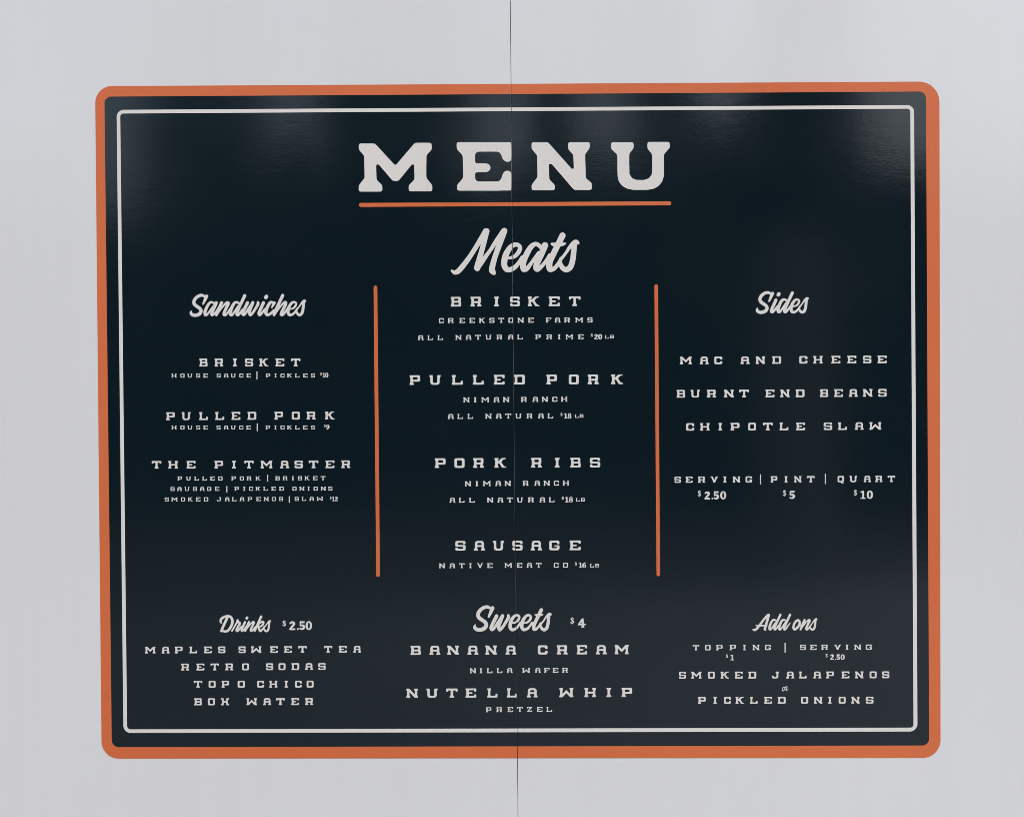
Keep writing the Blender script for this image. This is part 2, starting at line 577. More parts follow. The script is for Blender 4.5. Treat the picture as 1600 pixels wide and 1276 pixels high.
def outline_g(sg, lv):
    # the tongue of the G is laid back in after the counter is cut out
    return outline([[(16, 0), (90, 0), (101, 5), (106, 16), (106, 39), (79, 39), (79, 23), (29, 23), (29, 77), (78, 77), (78, 64), (52, 64), (52, 48),
                     (106, 48), (106, 84), (101, 95), (90, 100), (16, 100), (5, 95), (0, 84), (0, 16), (5, 5)]], [], [], 1.3, sg, lv)


SLOPE = -0.0054       # in image coordinates every line climbs a little to the right


def put(ch, x0, x1, y0, y1):
    """glyph stretched over the box"""
    w, (V, T, bd) = glyph(ch, y1 - y0 < 9.5)
    sx, sy = (x1 - x0) / w, (y1 - y0) / 100.0
    return ([(x0 + a * sx, y0 + b * sy + SLOPE * (a * sx)) for a, b in V], T, bd)


def text_line(ox, oy, sc, yl, yr, h, tokens, wide=1.0):
    """tokens: 'B30-72' by its edges, 'B51' by its centre, '|83@20-70' with its own height; in enlarged image coordinates, sc per image pixel."""
    toks, xs = [], []
    for t in tokens.split():
        ch, rest = t[0], t[1:]
        own = None
        if '@' in rest:
            rest, ow = rest.split('@')
            own = tuple(float(k) for k in ow.split('-'))
        if '-' in rest:
            a, b = (float(k) for k in rest.split('-'))
        else:
            c = float(rest)
            hh = (own[1] - own[0]) if (own and ch != '|') else h
            wd = (7 if ch == '|' else glyph(ch)[0] * hh / 100.0 * (wide if ch in G else 1.0))
            a, b = c - wd / 2, c + wd / 2
        toks.append((ch, a, b, own))
        xs += [a, b]
    xa, xb = min(xs), max(xs)
    out = []
    for ch, a, b, own in toks:
        if own:
            y0, y1 = own
        else:
            y0 = yl + (yr - yl) * ((a + b) / 2 - xa) / (xb - xa)
            y1 = y0 + h
        out.append(put(ch, ox + a / sc, ox + b / sc, oy + y0 / sc, oy + y1 / sc))
    return out


# ------------------------------------------------------------------ brush script strokes
ME = dict(  # enlarged image coordinates, base line 932
    e=[[(190, 658, 28), (300, 622, 38), (380, 530, 44), (398, 440, 43), (320, 393, 43), (220, 445, 52), (130, 590, 62), (95, 760, 61), (130, 858, 58), (200, 880, 52), (300, 832, 46), (380, 740, 40), (440, 640, 35)]],
    a=[[(800, 450, 38), (745, 398, 42), (680, 390, 45), (600, 455, 54), (520, 595, 60), (462, 740, 62), (465, 850, 62), (492, 875, 52), (545, 848, 45), (640, 722, 36), (760, 560, 40)],
       [(880, 412, 66), (820, 560, 62), (755, 700, 60), (708, 820, 58), (728, 872, 52), (790, 840, 42), (880, 740, 36), (970, 600, 36)]],
    t=[[(1218, 222, 62), (1120, 420, 60), (1030, 600, 60), (968, 740, 62), (968, 850, 62), (1000, 876, 50), (1065, 850, 42), (1150, 745, 38), (1185, 660, 28)],
       [(1008, 383, 22), (1060, 395, 38), (1200, 392, 38), (1272, 376, 18)]],
    s=[[(1170, 700, 32), (1280, 560, 30), (1380, 415, 38), (1468, 352, 52), (1515, 368, 30)],
       [(1445, 400, 52), (1430, 560, 56), (1412, 700, 56), (1370, 825, 58), (1290, 880, 54), (1212, 835, 50), (1168, 740, 40), (1180, 690, 32)]])
SA = dict(  # base line 712
    S=[[(150, 572, 14), (133, 618, 34), (165, 662, 42), (240, 682, 43), (340, 652, 46), (388, 580, 43), (360, 512, 43), (285, 458, 43), (218, 400, 43), (213, 320, 43), (268, 240, 42), (350, 190, 40), (420, 182, 38), (465, 205, 28)],
       [(525, 205, 44), (480, 310, 36), (440, 398, 24)]],
    n=[[(903, 368, 42), (840, 500, 38), (785, 630, 38), (772, 675, 34)],
       [(775, 670, 28), (860, 550, 25), (960, 430, 25), (1030, 368, 35), (1068, 380, 42), (1040, 455, 40), (985, 570, 38), (960, 650, 40), (985, 675, 35), (1035, 640, 30), (1110, 535, 27)]],
    d=[[(1330, 380, 28), (1280, 355, 32), (1220, 380, 38), (1160, 480, 42), (1122, 600, 42), (1132, 665, 44), (1172, 662, 32), (1240, 570, 27), (1320, 450, 28)],
       [(1480, 190, 42), (1400, 360, 40), (1325, 520, 40), (1284, 640, 40), (1302, 675, 36), (1352, 640, 30), (1420, 540, 26)]])
WI = dict(  # base line 672
    w=[[(105, 350, 40), (40, 480, 39), (-8, 590, 39), (10, 635, 36), (60, 600, 30), (130, 490, 30), (190, 400, 30)],
       [(230, 348, 40), (185, 460, 39), (150, 570, 38), (168, 638, 36), (220, 600, 32), (300, 480, 33), (355, 380, 36), (350, 335, 28)]],
    i=[[(485, 350, 40), (430, 470, 39), (378, 590, 39), (392, 637, 36), (440, 605, 28), (520, 500, 27)],
       [(556, 200, 44), (540, 226, 44)]],
    c=[[(705, 345, 30), (655, 340, 34), (605, 400, 39), (555, 510, 41), (540, 590, 42), (575, 638, 36), (645, 615, 33), (730, 530, 28)],
       [(745, 350, 34), (705, 420, 28), (685, 462, 18)]],
    h=[[(942, 175, 39), (850, 370, 38), (775, 530, 37), (738, 610, 36), (735, 640, 32)],
       [(740, 640, 26), (830, 510, 25), (920, 400, 25), (985, 342, 32), (1016, 352, 39), (992, 430, 39), (932, 550, 39), (906, 620, 39), (930, 640, 34), (980, 600, 28), (1050, 500, 26)]])
DR = dict(  # base line 622
    D=[[(355, 212, 34), (300, 330, 36), (240, 460, 36), (184, 592, 35)],
       [(185, 388, 16), (163, 330, 32), (200, 258, 34), (280, 215, 32), (360, 195, 27), (430, 225, 34), (470, 300, 38), (470, 390, 38), (430, 490, 36), (365, 575, 35), (290, 605, 32), (215, 590, 26)]],
    r=[[(465, 588, 25), (545, 455, 24), (595, 360, 27), (612, 308, 30)],
       [(600, 350, 24), (660, 375, 34), (668, 405, 33), (620, 490, 33), (588, 570, 36), (602, 594, 30), (645, 565, 24), (710, 470, 21)]],
    k=[[(1232, 215, 35), (1150, 390, 31), (1092, 520, 30), (1062, 592, 29)],
       [(1090, 530, 18), (1180, 405, 20), (1250, 350, 28), (1288, 358, 30), (1282, 412, 28), (1225, 468, 24), (1165, 490, 23), (1180, 550, 32), (1212, 594, 31), (1262, 552, 25), (1320, 470, 21)]])
AD = dict(  # base line 500
    A=[[(18, 472, 12), (52, 492, 26), (110, 458, 28), (200, 340, 27), (300, 212, 27), (370, 148, 32)],
       [(378, 150, 32), (345, 280, 30), (315, 380, 30), (290, 468, 29), (308, 492, 16)],
       [(88, 388, 11), (180, 392, 19), (280, 385, 18), (345, 386, 9)]],
    o=[[(1050, 264, 27), (1084, 310, 27), (1062, 390, 28), (1012, 452, 29), (966, 474, 28), (942, 440, 29), (955, 360, 28), (1000, 288, 27), (1050, 264, 27)],
       [(1055, 405, 14), (1110, 378, 10)]],
    x=[[(740, 485, 22), (790, 435, 19), (868, 326, 10)]])
M1 = [[(85, 1092, 24), (160, 1138, 52), (262, 1085, 66), (440, 868, 62), (590, 650, 58), (770, 355, 62), (890, 165, 72)],
      [(905, 168, 72), (845, 420, 66), (795, 620, 64), (735, 830, 70), (692, 1000, 78), (686, 1035, 76)],
      [(700, 1020, 64), (810, 870, 58), (905, 735, 50), (1010, 590, 46), (1120, 420, 54), (1305, 165, 66)],
      [(1322, 162, 74), (1225, 430, 70), (1130, 690, 67), (1065, 900, 68), (1030, 1070, 74), (1062, 1130, 62), (1095, 1178, 20)]]
OR = [[(660, 545, 32), (700, 590, 32), (670, 680, 32), (600, 780, 34), (540, 775, 36), (512, 700, 34), (560, 590, 34), (640, 530, 32)],
      [(690, 640, 26), (760, 520, 24), (795, 480, 28), (840, 545, 34), (815, 620, 34), (770, 720, 38), (775, 782, 34), (835, 755, 26), (890, 680, 18), (915, 630, 10)]]


def script(ox, oy, sc, parts, shrink=0.94):
    """parts: (strokes, scale, reference x, x here, reference base, base here); returns one filled shape in image pixels"""
    S = []
    for st, k, xr, xh, br, bh in parts:
        for s in st:
            S.append([(ox + (xh + k * (x - xr)) / sc, oy + (bh + k * (y - br)) / sc, r * k / sc * shrink) for x, y, r in s])
    return [fill(outline([], [], S, 0.26 if sc < 20 else 0.12, 0.30 if sc < 20 else 0.12))]


# ------------------------------------------------------------------ the two wall panels and the joint
def panel(name, side, label):
    z0, z1 = 0.55, 2.95
    def sx(z, off): return seam_x(z) + off
    g = 0.00026
    b = 0.00020
    far = side * 2.42
    if side < 0:
        ea = lambda z: sx(z, -g)
    else:
        ea = lambda z: sx(z, g)
    s = side
    V, F = [], []
    for z in (z0, z1):
        e = ea(z)
        V += [(e, 0.018, z), (e, b, z), (e + s * b * 0.35, b * 0.35, z), (e + s * b, 0, z), (far, 0, z), (far, 0.018, z)]
    n = 6
    for i in range(n):
        j = (i + 1) % n
        F.append((i, j, n + j, n + i) if s > 0 else (j, i, n + i, n + j))
    F.append(tuple(range(n)) if s < 0 else tuple(range(n))[::-1])
    F.append(tuple(range(n, 2 * n))[::-1] if s < 0 else tuple(range(n, 2 * n)))
    o = link_mesh(name, V, F, WHITE)
    o.data.materials.append(RUBBER)      # the raw sealed edge of the sheet
    for poly in list(o.data.polygons)[:3]:
        poly.material_index = 1
    bm = bmesh.new(); bm.from_mesh(o.data)
    bmesh.ops.recalc_face_normals(bm, faces=bm.faces)
    bm.to_mesh(o.data); bm.free()
    return tag(o, label, 'wall panel')


pl = panel('wall_panel', -1, 'white painted metal wall panel left of the vertical seam')
pr = panel('wall_panel', 1, 'white painted metal wall panel right of the vertical seam')
V = []
for z in (0.56, 2.94):
    x = seam_x(z)
    V += [(x - 0.00025, 0.0022, z), (x + 0.00025, 0.0022, z), (x + 0.00025, 0.026, z), (x - 0.00025, 0.026, z)]
joint = link_mesh('joint_seal', V, [(0, 1, 5, 4), (1, 2, 6, 5), (2, 3, 7, 6), (3, 0, 4, 7), (0, 3, 2, 1), (4, 5, 6, 7)], RUBBER, pl)

# ------------------------------------------------------------------ the menu
menu = bpy.data.objects.new('menu_board', None)
C.objects.link(menu)
menu.empty_display_size = 0.1
tag(menu, 'navy menu graphic with orange border and cream lettering across two white panels', 'menu')
Y1, Y2, Y3 = -0.00016, -0.00030, -0.00044


def rrect(c, r, n=14):
    """rounded quadrilateral with corners c (tl, tr, br, bl) and radii r"""
    out = []
    for i in range(4):
        p, a, b = np.array(c[i], float), np.array(c[i - 1], float), np.array(c[(i + 1) % 4], float)
        ua, ub = (a - p) / np.linalg.norm(a - p), (b - p) / np.linalg.norm(b - p)
        rr = r[i]
        cen = p + ua * rr + ub * rr
        for k in range(n + 1):
            t = math.pi / 2 * k / n
            out.append(tuple(cen - ub * rr * math.cos(t) - ua * rr * math.sin(t)))
    # dense sides so that the seam slit lands cleanly
    return out


edge = rrect([(148.8, 135.0), (1467.8, 127.7), (1469.6, 1183.2), (159.0, 1184.3)], (26, 32, 28, 27))
layer('background_sheet', [fill([edge])], NAVY, menu, Y1)
inner = rrect([(163.2, 151.3), (1446.8, 143.3), (1451.8, 1163.9), (174.8, 1166.5)], (10.5, 11, 11, 11))
layer('orange_border', [fill([edge, inner[::-1]])], ORANGE, menu, Y2)
po = rrect([(182.3, 172.0), (1428.1, 164.4), (1433.5, 1142.0), (193.0, 1144.4)], (11, 11, 12, 11.5))
pi_ = rrect([(187.9, 177.7), (1422.3, 170.1), (1427.3, 1136.0), (198.7, 1138.7)], (5, 5, 5, 5.5))
layer('pinstripe_frame', [fill([po, pi_[::-1]])], CREAM, menu, Y2)


def bar(name, x0, y0, x1, y1, r):
    return layer(name, [fill(outline([], [], [[(x0, y0, r), (x1, y1, r)]], 0.5, 0.3))], ORANGE, menu, Y2)


bar('title_underline', 563.9, 320.3, 1045.8, 317.8, 3.1)
bar('column_divider', 586.7, 449.2, 590.8, 898.0, 2.9)
bar('column_divider', 1025.3, 447.0, 1028.6, 897.0, 2.8)

# MENU
MENU = [
    ('M', 540, [(118, 140), (262, 140), (445, 338), (618, 134), (770, 134), (770, 194), (722, 245), (720, 445), (774, 512), (774, 567), (564, 567), (564, 512),
                (616, 462), (612, 322), (596, 322), (472, 474), (422, 474), (294, 324), (272, 324), (277, 465), (328, 512), (328, 569), (118, 569), (118, 512), (170, 448), (166, 248), (118, 195)]),
    ('E', 540, [(992, 128), (1480, 128), (1480, 285), (1466, 304), (1430, 304), (1404, 282), (1388, 236), (1366, 212), (1178, 212), (1156, 232), (1156, 317), (1262, 317), (1294, 336), (1294, 376), (1262, 396),
                (1156, 396), (1156, 458), (1176, 478), (1370, 478), (1392, 452), (1406, 402), (1430, 382), (1462, 382), (1480, 400), (1480, 560), (996, 561), (996, 508), (1050, 448), (1046, 248), (992, 188)]),
    ('N', 790, [(232, 128), (378, 128), (596, 372), (610, 372), (604, 240), (558, 190), (558, 128), (752, 128), (752, 180), (710, 235), (716, 450), (770, 492), (770, 555),
                (612, 555), (408, 318), (386, 318), (390, 462), (440, 508), (440, 557), (232, 557), (232, 508), (285, 440), (281, 245), (232, 188)]),
    ('U', 790, [(942, 128), (1144, 128), (1144, 182), (1103, 230), (1105, 412), (1130, 450), (1165, 465), (1235, 466), (1280, 450), (1307, 415), (1308, 235), (1266, 186), (1266, 126), (1466, 126), (1466, 180), (1413, 235), (1413, 430),
                (1398, 480), (1365, 520), (1320, 545), (1260, 554), (1140, 554), (1085, 543), (1040, 518), (1010, 478), (999, 430), (998, 240), (942, 188)]),
]
for ch, ox, P in MENU:
    k = 5.7143
    poly = [(ox + a / k, 200 + b / k) for a, b in P]
    layer('title_letter', [fill(outline([poly], [], [], 0.45, 1.75))], CREAM, menu, Y3, 'letter %s of the large title MENU' % ch)

# script headings
layer('script_heading', script(700, 350, 15.01, [(M1, 1, 0, 0, 0, 0)] + [(v, 15.01 / 12.308, 0, 1200.8, 932, 932 * 15.01 / 12.308) for v in ME.values()]),
      CREAM, menu, Y3, 'word Meats in large cream brush script')
k4 = .631
S1 = [(SA['S'], 1, 0, 0, 0, 0), (ME['a'], .665, 400, 447, 932, 714), (SA['n'], 1, 0, 0, 0, 0), (SA['d'], 1, 0, 0, 0, 0)]
f = 16 / 15.238
S1 += [(WI[c], f, 0, 90 * 16, 672, 672 * f) for c in 'wich']
S1 += [(ME['e'], .665, 35, 1440 + 1030 * f, 932, 672 * f + 2), (ME['s'], .665, 1548, 1440 + 1507 * f, 932, 672 * f + 2)]
layer('script_heading', script(290, 450, 16, S1), CREAM, menu, Y3, 'word Sandwiches in cream brush script')
layer('script_heading', script(1160, 440, 12.308, [(SA['S'], .762, 95, 250, 712, 614), (WI['i'], .804, 525, 676, 672, 614), (SA['d'], .762, 1520, 990, 712, 614),
      (ME['e'], .507, 35, 905, 932, 615), (ME['s'], .507, 1548, 1283, 932, 616)]), CREAM, menu, Y3, 'word Sides in cream brush script')
layer('script_heading', script(735, 940, 12.308, [(SA['S'], .880, 95, 48, 722, 570), (WI['w'], .913, 395, 768, 672, 563), (ME['e'], .576, 35, 728, 932, 562),
      (ME['e'], .576, 35, 952, 932, 561), (ME['t'], .576, 905, 1184, 932, 560), (ME['s'], .576, 1548, 1568, 932, 565)]), CREAM, menu, Y3, 'word Sweets in cream brush script')
layer('script_heading', script(335, 950, 16.84, [(DR['D'], 1, 0, 0, 0, 0), (DR['r'], 1, 0, 0, 0, 0), (WI['i'], .809, 525, 838, 672, 622), (SA['n'], .767, 945, 945, 712, 622),
      (DR['k'], 1, 0, 0, 0, 0), (ME['s'], .510, 1548, 1500, 932, 626)]), CREAM, menu, Y3, 'word Drinks in cream brush script')
layer('script_heading', script(1175, 950, 14.545, [(AD['A'], 1, 0, 0, 0, 0), (SA['d'], .690, 1520, 672, 712, 503), (SA['d'], .690, 1520, 892, 712, 503), (AD['x'], 1, 0, 0, 0, 0),
      (AD['o'], 1, 0, 0, 0, 0), (SA['n'], .690, 945, 1222, 712, 503), (ME['s'], .455, 1548, 1490, 932, 506)]), CREAM, menu, Y3, 'words Add ons in cream brush script')
layer('script_word', script(1210, 1060, 42.5, [(OR, 1, 0, 0, 0, 0)], 0.74), CREAM, menu, Y3, 'tiny word or in cream brush script')

# slab lines: part name, label, origin in image pixels, enlargement, top at left / right, height, tokens
LINES = [
 ('heading_word', 'BRISKET', 'top heading in the Sandwiches block', 220, 540, 4.571, 92, 91, 57, 'B418-477 R527-590 I658-687 S745-803 K846-912 E962-1025 T1073-1140'),
 ('detail_word', 'HOUSE SAUCE | PICKLES', 'small line below BRISKET', 220, 540, 4.571, 200, 199, 28, 'H238 O298 U351 S410 E463 S557 A610 U661 C719 E771 |830@184-241 P909 I963 C1013 K1063 L1118 E1175 S1230'),
 ('price', '$10', 'price at the end of the line below BRISKET', 220, 540, 4.571, 192, 192, 34, '$1281-1294@192-212 11298-1316@193-227 01316-1340@193-227'),
 ('heading_word', 'PULLED PORK', 'second heading in the Sandwiches block', 220, 540, 4.571, 475, 470, 56, 'P181-243 U292-357 L417-480 L531-596 E648-711 D762-825 P954-1016 O1079-1136 R1184-1250 K1315-1385'),
 ('detail_word', 'HOUSE SAUCE | PICKLES', 'small line below PULLED PORK', 220, 540, 4.571, 570, 569, 28, 'H238 O298 U351 S410 E463 S556 A610 U661 C718 E770 |832@554-610 P908 I962 C1013 K1063 L1118 E1174 S1230'),
 ('price', '$9', 'price at the end of the line below PULLED PORK', 220, 540, 4.571, 562, 562, 34, '$1308-1321@562-582 91323-1348@564-597'),
 ('heading_word', 'THE PITMASTER', 'third heading in the Sandwiches block', 220, 700, 4.571, 92, 87, 54, 'T79-147 H196-266 E327-391 P526-588 I652-680 T740-806 M856-940 A995-1060 S1098-1158 T1200-1268 E1319-1383 R1432-1497'),
 ('detail_word', 'PULLED PORK | BRISKET', 'first small line below THE PITMASTER', 220, 700, 4.571, 202, 199, 28, 'P279 U341 L399 L456 E512 D568 P663 O722 R773 K838 |906@190-238 B977 R1031 I1087 S1137 K1188 E1246 T1302'),
 ('detail_word', 'SAUSAGE | PICKLED ONIONS', 'second small line below THE PITMASTER', 220, 700, 4.571, 277, 274, 28, 'S227 A277 U330 S388 A439 G489 E545 |615@270-315 P685 I739 C788 K838 L892 E949 D1005 O1098 N1151 I1199 O1249 N1304 S1354'),
 ('detail_word', 'SMOKED JALAPENOS | SLAW', 'third small line below THE PITMASTER', 220, 700, 4.571, 351, 347, 28, 'S186 M241 O302 K354 E410 D466 J559 A618 L668 A724 P779 E841 N896 O951 S1002 |1061@342-390 S1114 L1166 A1221 W1279'),
 ('price', '$12', 'price after SLAW', 220, 700, 4.571, 345, 345, 32, '$1350-1362@345-365 11365-1384@346-377 21386-1408@346-377'),
 ('heading_word', 'BRISKET', 'top heading in the Meats column', 630, 450, 4.444, 62, 58, 67, 'B330-402 R467-544 I631-665 S742-810 K865-946 E1010-1087 T1151-1231'),
 ('detail_word', 'CREEKSTONE FARMS', 'first small line below BRISKET in the Meats column', 630, 450, 4.444, 209, 205, 34, 'C266 R330 E410 E479 K548 S616 T681 O748 N816 E887 F1009 A1072 R1138 M1222 S1297'),
 ('detail_word', 'ALL NATURAL PRIME', 'second small line below BRISKET in the Meats column', 630, 450, 4.444, 328, 321, 33, 'A122 L188 L258 N384 A454 T520 U592 R668 A747 L811 P936 R1014 I1083 M1154 E1233'),
 ('price', '$20 LB', 'price after PRIME', 630, 450, 4.444, 320, 320, 36, '$1301-1318@316-339 21326-1352@320-356 01353-1382@320-356 L1414@327-351 B1449@326-350'),
 ('heading_word', 'PULLED PORK', 'second heading in the Meats column', 630, 570, 4.444, 72, 66, 67, 'P44-118 U181-261 L337-414 L483-559 E629-704 D769-845 P994-1068 O1150-1219 R1281-1358 K1443-1527'),
 ('detail_word', 'NIMAN RANCH', 'first small line below PULLED PORK in the Meats column', 630, 570, 4.444, 225, 221, 34, 'N439 I500 M570 A648 N715 R838 A918 N984 C1053 H1118'),
 ('detail_word', 'ALL NATURAL', 'second small line below PULLED PORK in the Meats column', 630, 570, 4.444, 341, 336, 34, 'A331 L396 L466 N592 A664 T730 U800 R877 A957 L1022'),
 ('price', '$18 LB', 'price in the PULLED PORK block', 630, 570, 4.444, 335, 335, 37, '$1091-1107@332-355 11115-1140@335-372 81141-1169@335-372 L1205@343-367 B1238@342-366'),
 ('heading_word', 'PORK RIBS', 'third heading in the Meats column', 630, 700, 4.444, 70, 66, 67, 'P219-294 O356-426 R485-562 K633-716 R887-964 I1052-1086 B1160-1232 S1296-1368'),
 ('detail_word', 'NIMAN RANCH', 'first small line below PORK RIBS', 630, 700, 4.444, 229, 225, 34, 'N450 I512 M581 A660 N726 R850 A931 N997 C1064 H1130'),
 ('detail_word', 'ALL NATURAL', 'second small line below PORK RIBS', 630, 700, 4.444, 344, 340, 34, 'A342 L406 L477 N604 A675 T741 U810 R887 A967 L1031'),
 ('price', '$18 LB', 'price in the PORK RIBS block', 630, 700, 4.444, 338, 338, 37, '$1100-1116@335-358 11122-1148@338-375 81149-1180@338-375 L1213@346-370 B1247@345-369'),
 ('heading_word', 'SAUSAGE', 'lowest heading in the Meats column', 630, 830, 4.444, 66, 62, 67, 'S362-433 A490-569 U622-701 S758-829 A885-964 G1014-1085 E1155-1232'),
 ('detail_word', 'NATIVE MEAT CO', 'small line below SAUSAGE', 630, 830, 4.444, 221, 217, 33, 'N270 A341 T407 I467 V534 E602 M730 E808 A877 T941 C1063 O1127'),
 ('price', '$16 LB', 'price below SAUSAGE', 630, 830, 4.444, 215, 215, 36, '$1191-1207@212-236 11218-1243@215-251 61243-1271@215-251 L1311@224-248 B1346@223-247'),
 ('heading_word', 'MAC AND CHEESE', 'first line below Sides', 1040, 540, 4.324, 75, 67, 51, 'M96-177 A230-291 C329-383 A505-568 N608-672 D719-780 C903-958 H997-1061 E1119-1180 E1227-1288 S1333-1390 E1431-1493'),
 ('heading_word', 'BURNT END BEANS', 'second line below Sides', 1040, 540, 4.324, 299, 292, 52, 'B74-132 U168-232 R278-342 N394-461 T497-563 E674-735 N774-838 D878-938 B1042-1098 E1138-1198 A1237-1299 N1332-1398 S1436-1493'),
 ('heading_word', 'CHIPOTLE SLAW', 'third line below Sides', 1040, 540, 4.324, 523, 516, 51, 'C139-193 H232-298 I356-382 P438-499 O558-610 T657-723 L769-829 E881-942 S1068-1125 L1164-1224 A1277-1339 W1376-1457'),
 ('heading_word', 'SERVING | PINT | QUART', 'size line of the Sides block', 1040, 730, 4.324, 62, 56, 42, 'S60-103 E135-182 R218-268 V303-355 I389-411 N453-504 G540-584 |641@46-115 P709-754 I803-824 N868-918 T955-1006 |1079@43-112 Q1162-1204 U1242-1293 A1338-1387 R1416-1465 T1500-1550'),
 ('price', '$2.50', 'below SERVING in the Sides block', 1040, 730, 4.324, 162, 160, 55, '$216-240@155-197 2262-301 .310-321 5324-362 0368-410'),
 ('price', '$5', 'below PINT', 1040, 730, 4.324, 158, 158, 54, '$791-815@153-194 5836-875@158-213'),
 ('price', '$10', 'below QUART', 1040, 730, 4.324, 156, 156, 55, '$1270-1294@150-191 11314-1351@157-212 01358-1401@156-212'),
 ('heading_word', 'MAPLES SWEET TEA', 'first line below Drinks', 210, 995, 4.324, 64, 58, 45, 'M72-143 A184-239 P273-326 L372-424 E470-523 S566-615 S704-752 W788-859 E916-969 E1011-1064 T1107-1165 T1281-1337 E1381-1435 A1478-1532'),
 ('heading_word', 'RETRO SODAS', 'second line below Drinks', 210, 995, 4.324, 178, 174, 46, 'R316-371 E419-473 T515-571 R614-669 O728-775 S889-938 O974-1021 D1061-1114 A1152-1208 S1242-1292'),
 ('heading_word', 'TOPO CHICO', 'third line below Drinks', 210, 995, 4.324, 294, 293, 46, 'T402-459 O502-549 P589-640 O698-747 C830-877 H911-967 I1015-1038 C1086-1131 O1164-1211'),
 ('heading_word', 'BOX WATER', 'lowest line below Drinks', 210, 995, 4.324, 412, 410, 47, 'B404-456 O497-545 X584-641 W757-828 A869-925 T958-1016 E1059-1113 R1153-1209'),
 ('heading_word', 'BANANA CREAM', 'first heading below Sweets', 620, 995, 4.2105, 56, 51, 60, 'B90-158 A214-287 N331-409 A464-537 N582-659 A715-787 C928-992 R1052-1125 E1183-1252 A1309-1382 M1433-1526'),
 ('detail_word', 'NILLA WAFER', 'small line below BANANA CREAM', 620, 995, 4.2105, 204, 201, 32, 'N501 I554 L611 L676 A743 W851 A928 F987 E1044 R1107'),
 ('heading_word', 'NUTELLA WHIP', 'second heading below Sweets', 620, 995, 4.2105, 338, 332, 60, 'N62-140 U194-270 T325-400 E452-523 L595-662 L724-791 A855-927 W1069-1162 H1234-1311 I1379-1411 P1478-1548'),
 ('detail_word', 'PRETZEL', 'lowest small line below Sweets', 620, 995, 4.2105, 460, 457, 32, 'P604 R674 E747 T810 Z873 E940 L1003'),
 ('heading_word', 'TOPPING | SERVING', 'size line of the Add ons block', 1040, 995, 4.324, 53, 49, 35, 'T183-227 O266-304 P341-384 P432-475 I523-542 N587-634 G671-711 |807@37-105 S908-948 E976-1020 R1051-1097 V1139-1185 I1216-1235 N1274-1321 G1352-1393'),
 ('price', '$1', 'below TOPPING', 1040, 995, 4.324, 118, 118, 37, '$406-422@114-139 1436-463@118-155'),
 ('price', '$2.50', 'below SERVING in the Add ons block', 1040, 995, 4.324, 116, 115, 37, '$1079-1095@111-136 21111-1138@115-152 .1143-1152@115-152 51154-1180@115-152 01182-1210@115-152'),
 ('heading_word', 'SMOKED JALAPENOS', 'heading in the Add ons block', 1040, 995, 4.324, 233, 230, 46, 'S90-138 M173-243 O286-332 K371-429 E467-520 D558-612 J717-766 A814-870 L901-952 A997-1052 P1084-1136 E1188-1241 N1279-1337 O1378-1425 S1462-1511'),
 ('heading_word', 'PICKLED ONIONS', 'lowest heading in the Add ons block', 1040, 995, 4.324, 403, 401, 46, 'P218-271 I323-346 C394-441 K472-530 L570-621 E665-719 D757-811 O915-963 N1001-1059 I1098-1121 O1169-1216 N1254-1311 S1352-1404'),
 ('price', '$2.50', 'beside Drinks', 440, 960, 26.667, 268, 264, 366, '$28-190@235-485 2318-580 .635-720 5742-990 01000-1275'),
 ('price', '$4', 'beside Sweets', 880, 955, 35.556, 372, 372, 515, '$385-612@320-690 4812-1252@372-888'),
]
UNNAMED = {'CREEKSTONE', 'NIMAN', 'NATIVE', 'MAPLES', 'TOPO', 'CHICO', 'BOX', 'NILLA', 'NUTELLA'}
ORD = ('first', 'second', 'third', 'fourth')
for name, text, where, ox, oy, sc, yl, yr, h, tk in LINES:
    shapes = text_line(ox, oy, sc, yl, yr, h, tk)
    k = 0
    for n_, w in enumerate(text.split()):
        part = shapes[k:k + len(w)]
        k += len(w)
        if w == '|':
            layer('separator_bar', part, CREAM, menu, Y3, 'thin upright bar in the ' + where)
        elif w[0] == '$':
            layer('price', part, CREAM, menu, Y3, 'price %s, %s' % (w, where))
        elif w in UNNAMED:
            layer(name, part, CREAM, menu, Y3, '%s word, %s' % (ORD[n_], where))
        else:
            layer('unit_word' if w == 'LB' else name, part, CREAM, menu, Y3, 'word %s, %s' % (w, where))
    assert k == len(shapes), text

# ------------------------------------------------------------------ what the gloss mirrors: yard and trees behind the photographer
gs = 160.0
ASPHALT = bpy.data.materials.new('dark_asphalt')
nt, p = nodes(ASPHALT)
nt.links.new(mixcol(nt, remap(nt, noise(nt, 3, 6), 0.3, 0.7, 0, 1), (0.045, 0.046, 0.045), (0.075, 0.074, 0.070)), p.inputs['Base Color'])
p.inputs['Roughness'].default_value = 0.9
ground = link_mesh('ground', [(-gs, -gs, 0), (gs, -gs, 0), (gs, gs, 0), (-gs, gs, 0)], [(0, 1, 2, 3)], ASPHALT)
tag(ground, kind='structure')
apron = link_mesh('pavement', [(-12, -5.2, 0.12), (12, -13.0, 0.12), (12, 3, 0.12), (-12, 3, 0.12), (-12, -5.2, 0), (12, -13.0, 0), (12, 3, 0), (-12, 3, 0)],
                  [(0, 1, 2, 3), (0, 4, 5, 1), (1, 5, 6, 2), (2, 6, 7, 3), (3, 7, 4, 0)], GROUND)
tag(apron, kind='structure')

POST = bpy.data.materials.new('pale_mirrored_post')  # colour of the added post, kept pale so its reflection shows
nt, p = nodes(POST)
nt.links.new(mixcol(nt, noise(nt, 8, 5, stretch=(1, 1, 0.2)), (0.44, 0.35, 0.28), (0.56, 0.46, 0.37)), p.inputs['Base Color'])
p.inputs['Roughness'].default_value = 0.9


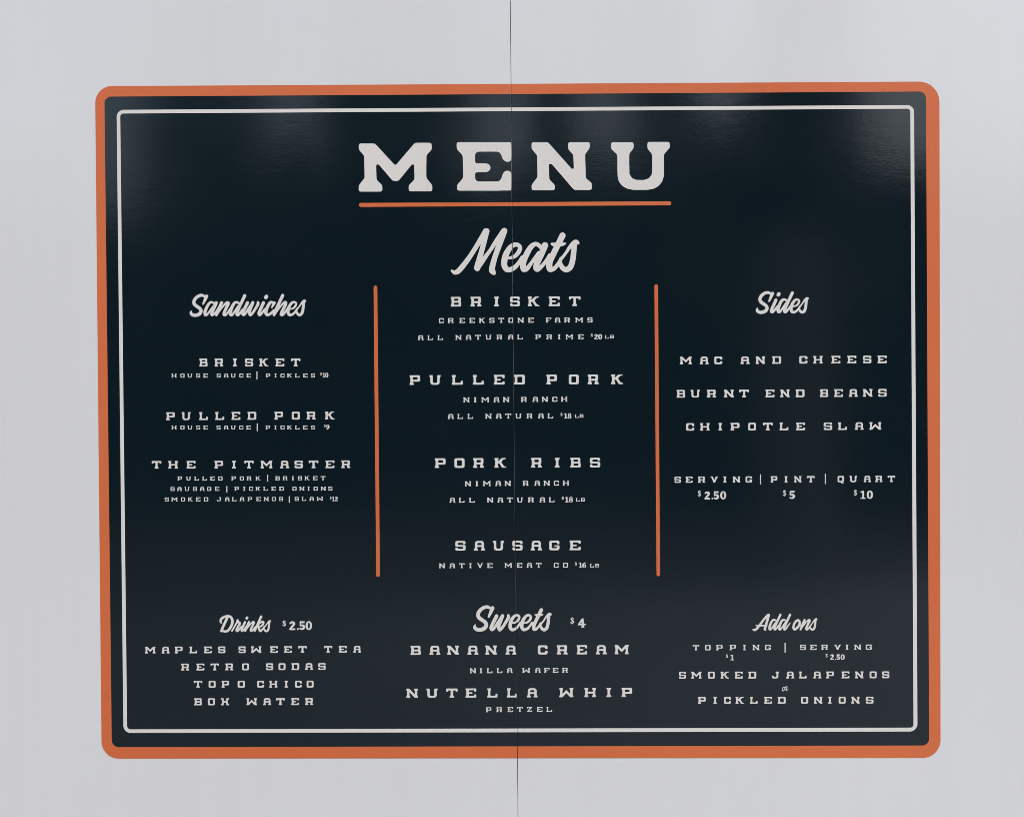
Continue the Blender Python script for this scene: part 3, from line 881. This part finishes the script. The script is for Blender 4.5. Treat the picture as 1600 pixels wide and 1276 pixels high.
def tree_row():
    rnd = random.Random(11)
    V, F = [], []

    def leaf(c, lo, hi):
        n = Vector((rnd.gauss(0, 1), rnd.gauss(0, 1), rnd.gauss(0, 1))).normalized()
        u = n.orthogonal().normalized() * rnd.uniform(lo, hi)
        v = n.cross(u)
        k = len(V)
        V.extend([c - u - v * .5, c + u - v, c + u * .8 + v, c - u + v * .7])
        F.append((k, k + 1, k + 2, k + 3))
    # understorey: a thick thicket up to about five metres
    for _ in range(26000):
        x = rnd.uniform(-30, 30)
        top = (4.7 if x < -6 else 4.3 if x > 5.8 else 6.3 if 2.5 < x < 3.7 else 5.2) + 0.3 * math.sin(x * 1.3) + 0.25 * math.sin(x * 3.1 + 1)
        leaf(Vector((x, -20 - rnd.uniform(0, 1.6), rnd.uniform(0, top))), 0.14, 0.28)
    crowns = [(-9.4, 1.8, 4.8), (-5.3, 0.72, 9.6), (-2.05, 1.25, 10.5), (0.50, 0.36, 9.6), (2.05, 0.46, 9.6), (4.6, 0.90, 9.6), (6.9, 1.2, 5.4), (9.3, 2.0, 5.0)]
    x = 12.5
    while x < 34:
        crowns += [(x, 1.9, rnd.uniform(5.5, 9)), (-x, 1.9, rnd.uniform(5.5, 9))]
        x += rnd.uniform(3.2, 4.2)
    for cx, w, top in crowns:
        for _ in range(int(900 * w)):
            a, b = rnd.uniform(0, 2 * math.pi), rnd.uniform(-1, 1)
            rr = rnd.uniform(0.15, 1.0) ** 0.4
            s_ = (1 - b * b) ** 0.35
            lump = 1 + 0.10 * math.sin(3 * a + 5 * b + cx)
            leaf(Vector((cx + w * rr * s_ * math.cos(a) * lump, -20.8 + w * 0.8 * rr * s_ * math.sin(a), (top + 3.0) / 2 + (top - 3.0) / 2 * rr * b)), 0.12, 0.24)
    nf = len(F)
    # added unseen post, placed for the warm upright band it mirrors in the gloss
    cx, cy, n = 2.72, -12.0, 16
    base = len(V)
    rows = [(0, .46), (.5, .37), (1.5, .33), (2.6, .31), (3.0, .27), (3.25, .16)]
    for z, r in rows:
        for k in range(n):
            a = 2 * math.pi * k / n
            V.append(Vector((cx + r * math.cos(a) * (1 + .05 * math.sin(3 * a)), cy + r * math.sin(a), z)))
    for j in range(len(rows) - 1):
        for k in range(n):
            F.append((base + j * n + k, base + j * n + (k + 1) % n, base + (j + 1) * n + (k + 1) % n, base + (j + 1) * n + k))
    F.append(tuple(base + (len(rows) - 1) * n + k for k in range(n)))
    o = link_mesh('tree_line', [tuple(v) for v in V], F, LEAF)
    o.data.materials.append(POST)
    for poly in o.data.polygons[nf:]:
        poly.material_index = 1
    tag(o, 'dark leafy tree belt with an added pale post, mirrored faintly in the glossy menu', 'trees', kind='stuff')


tree_row()
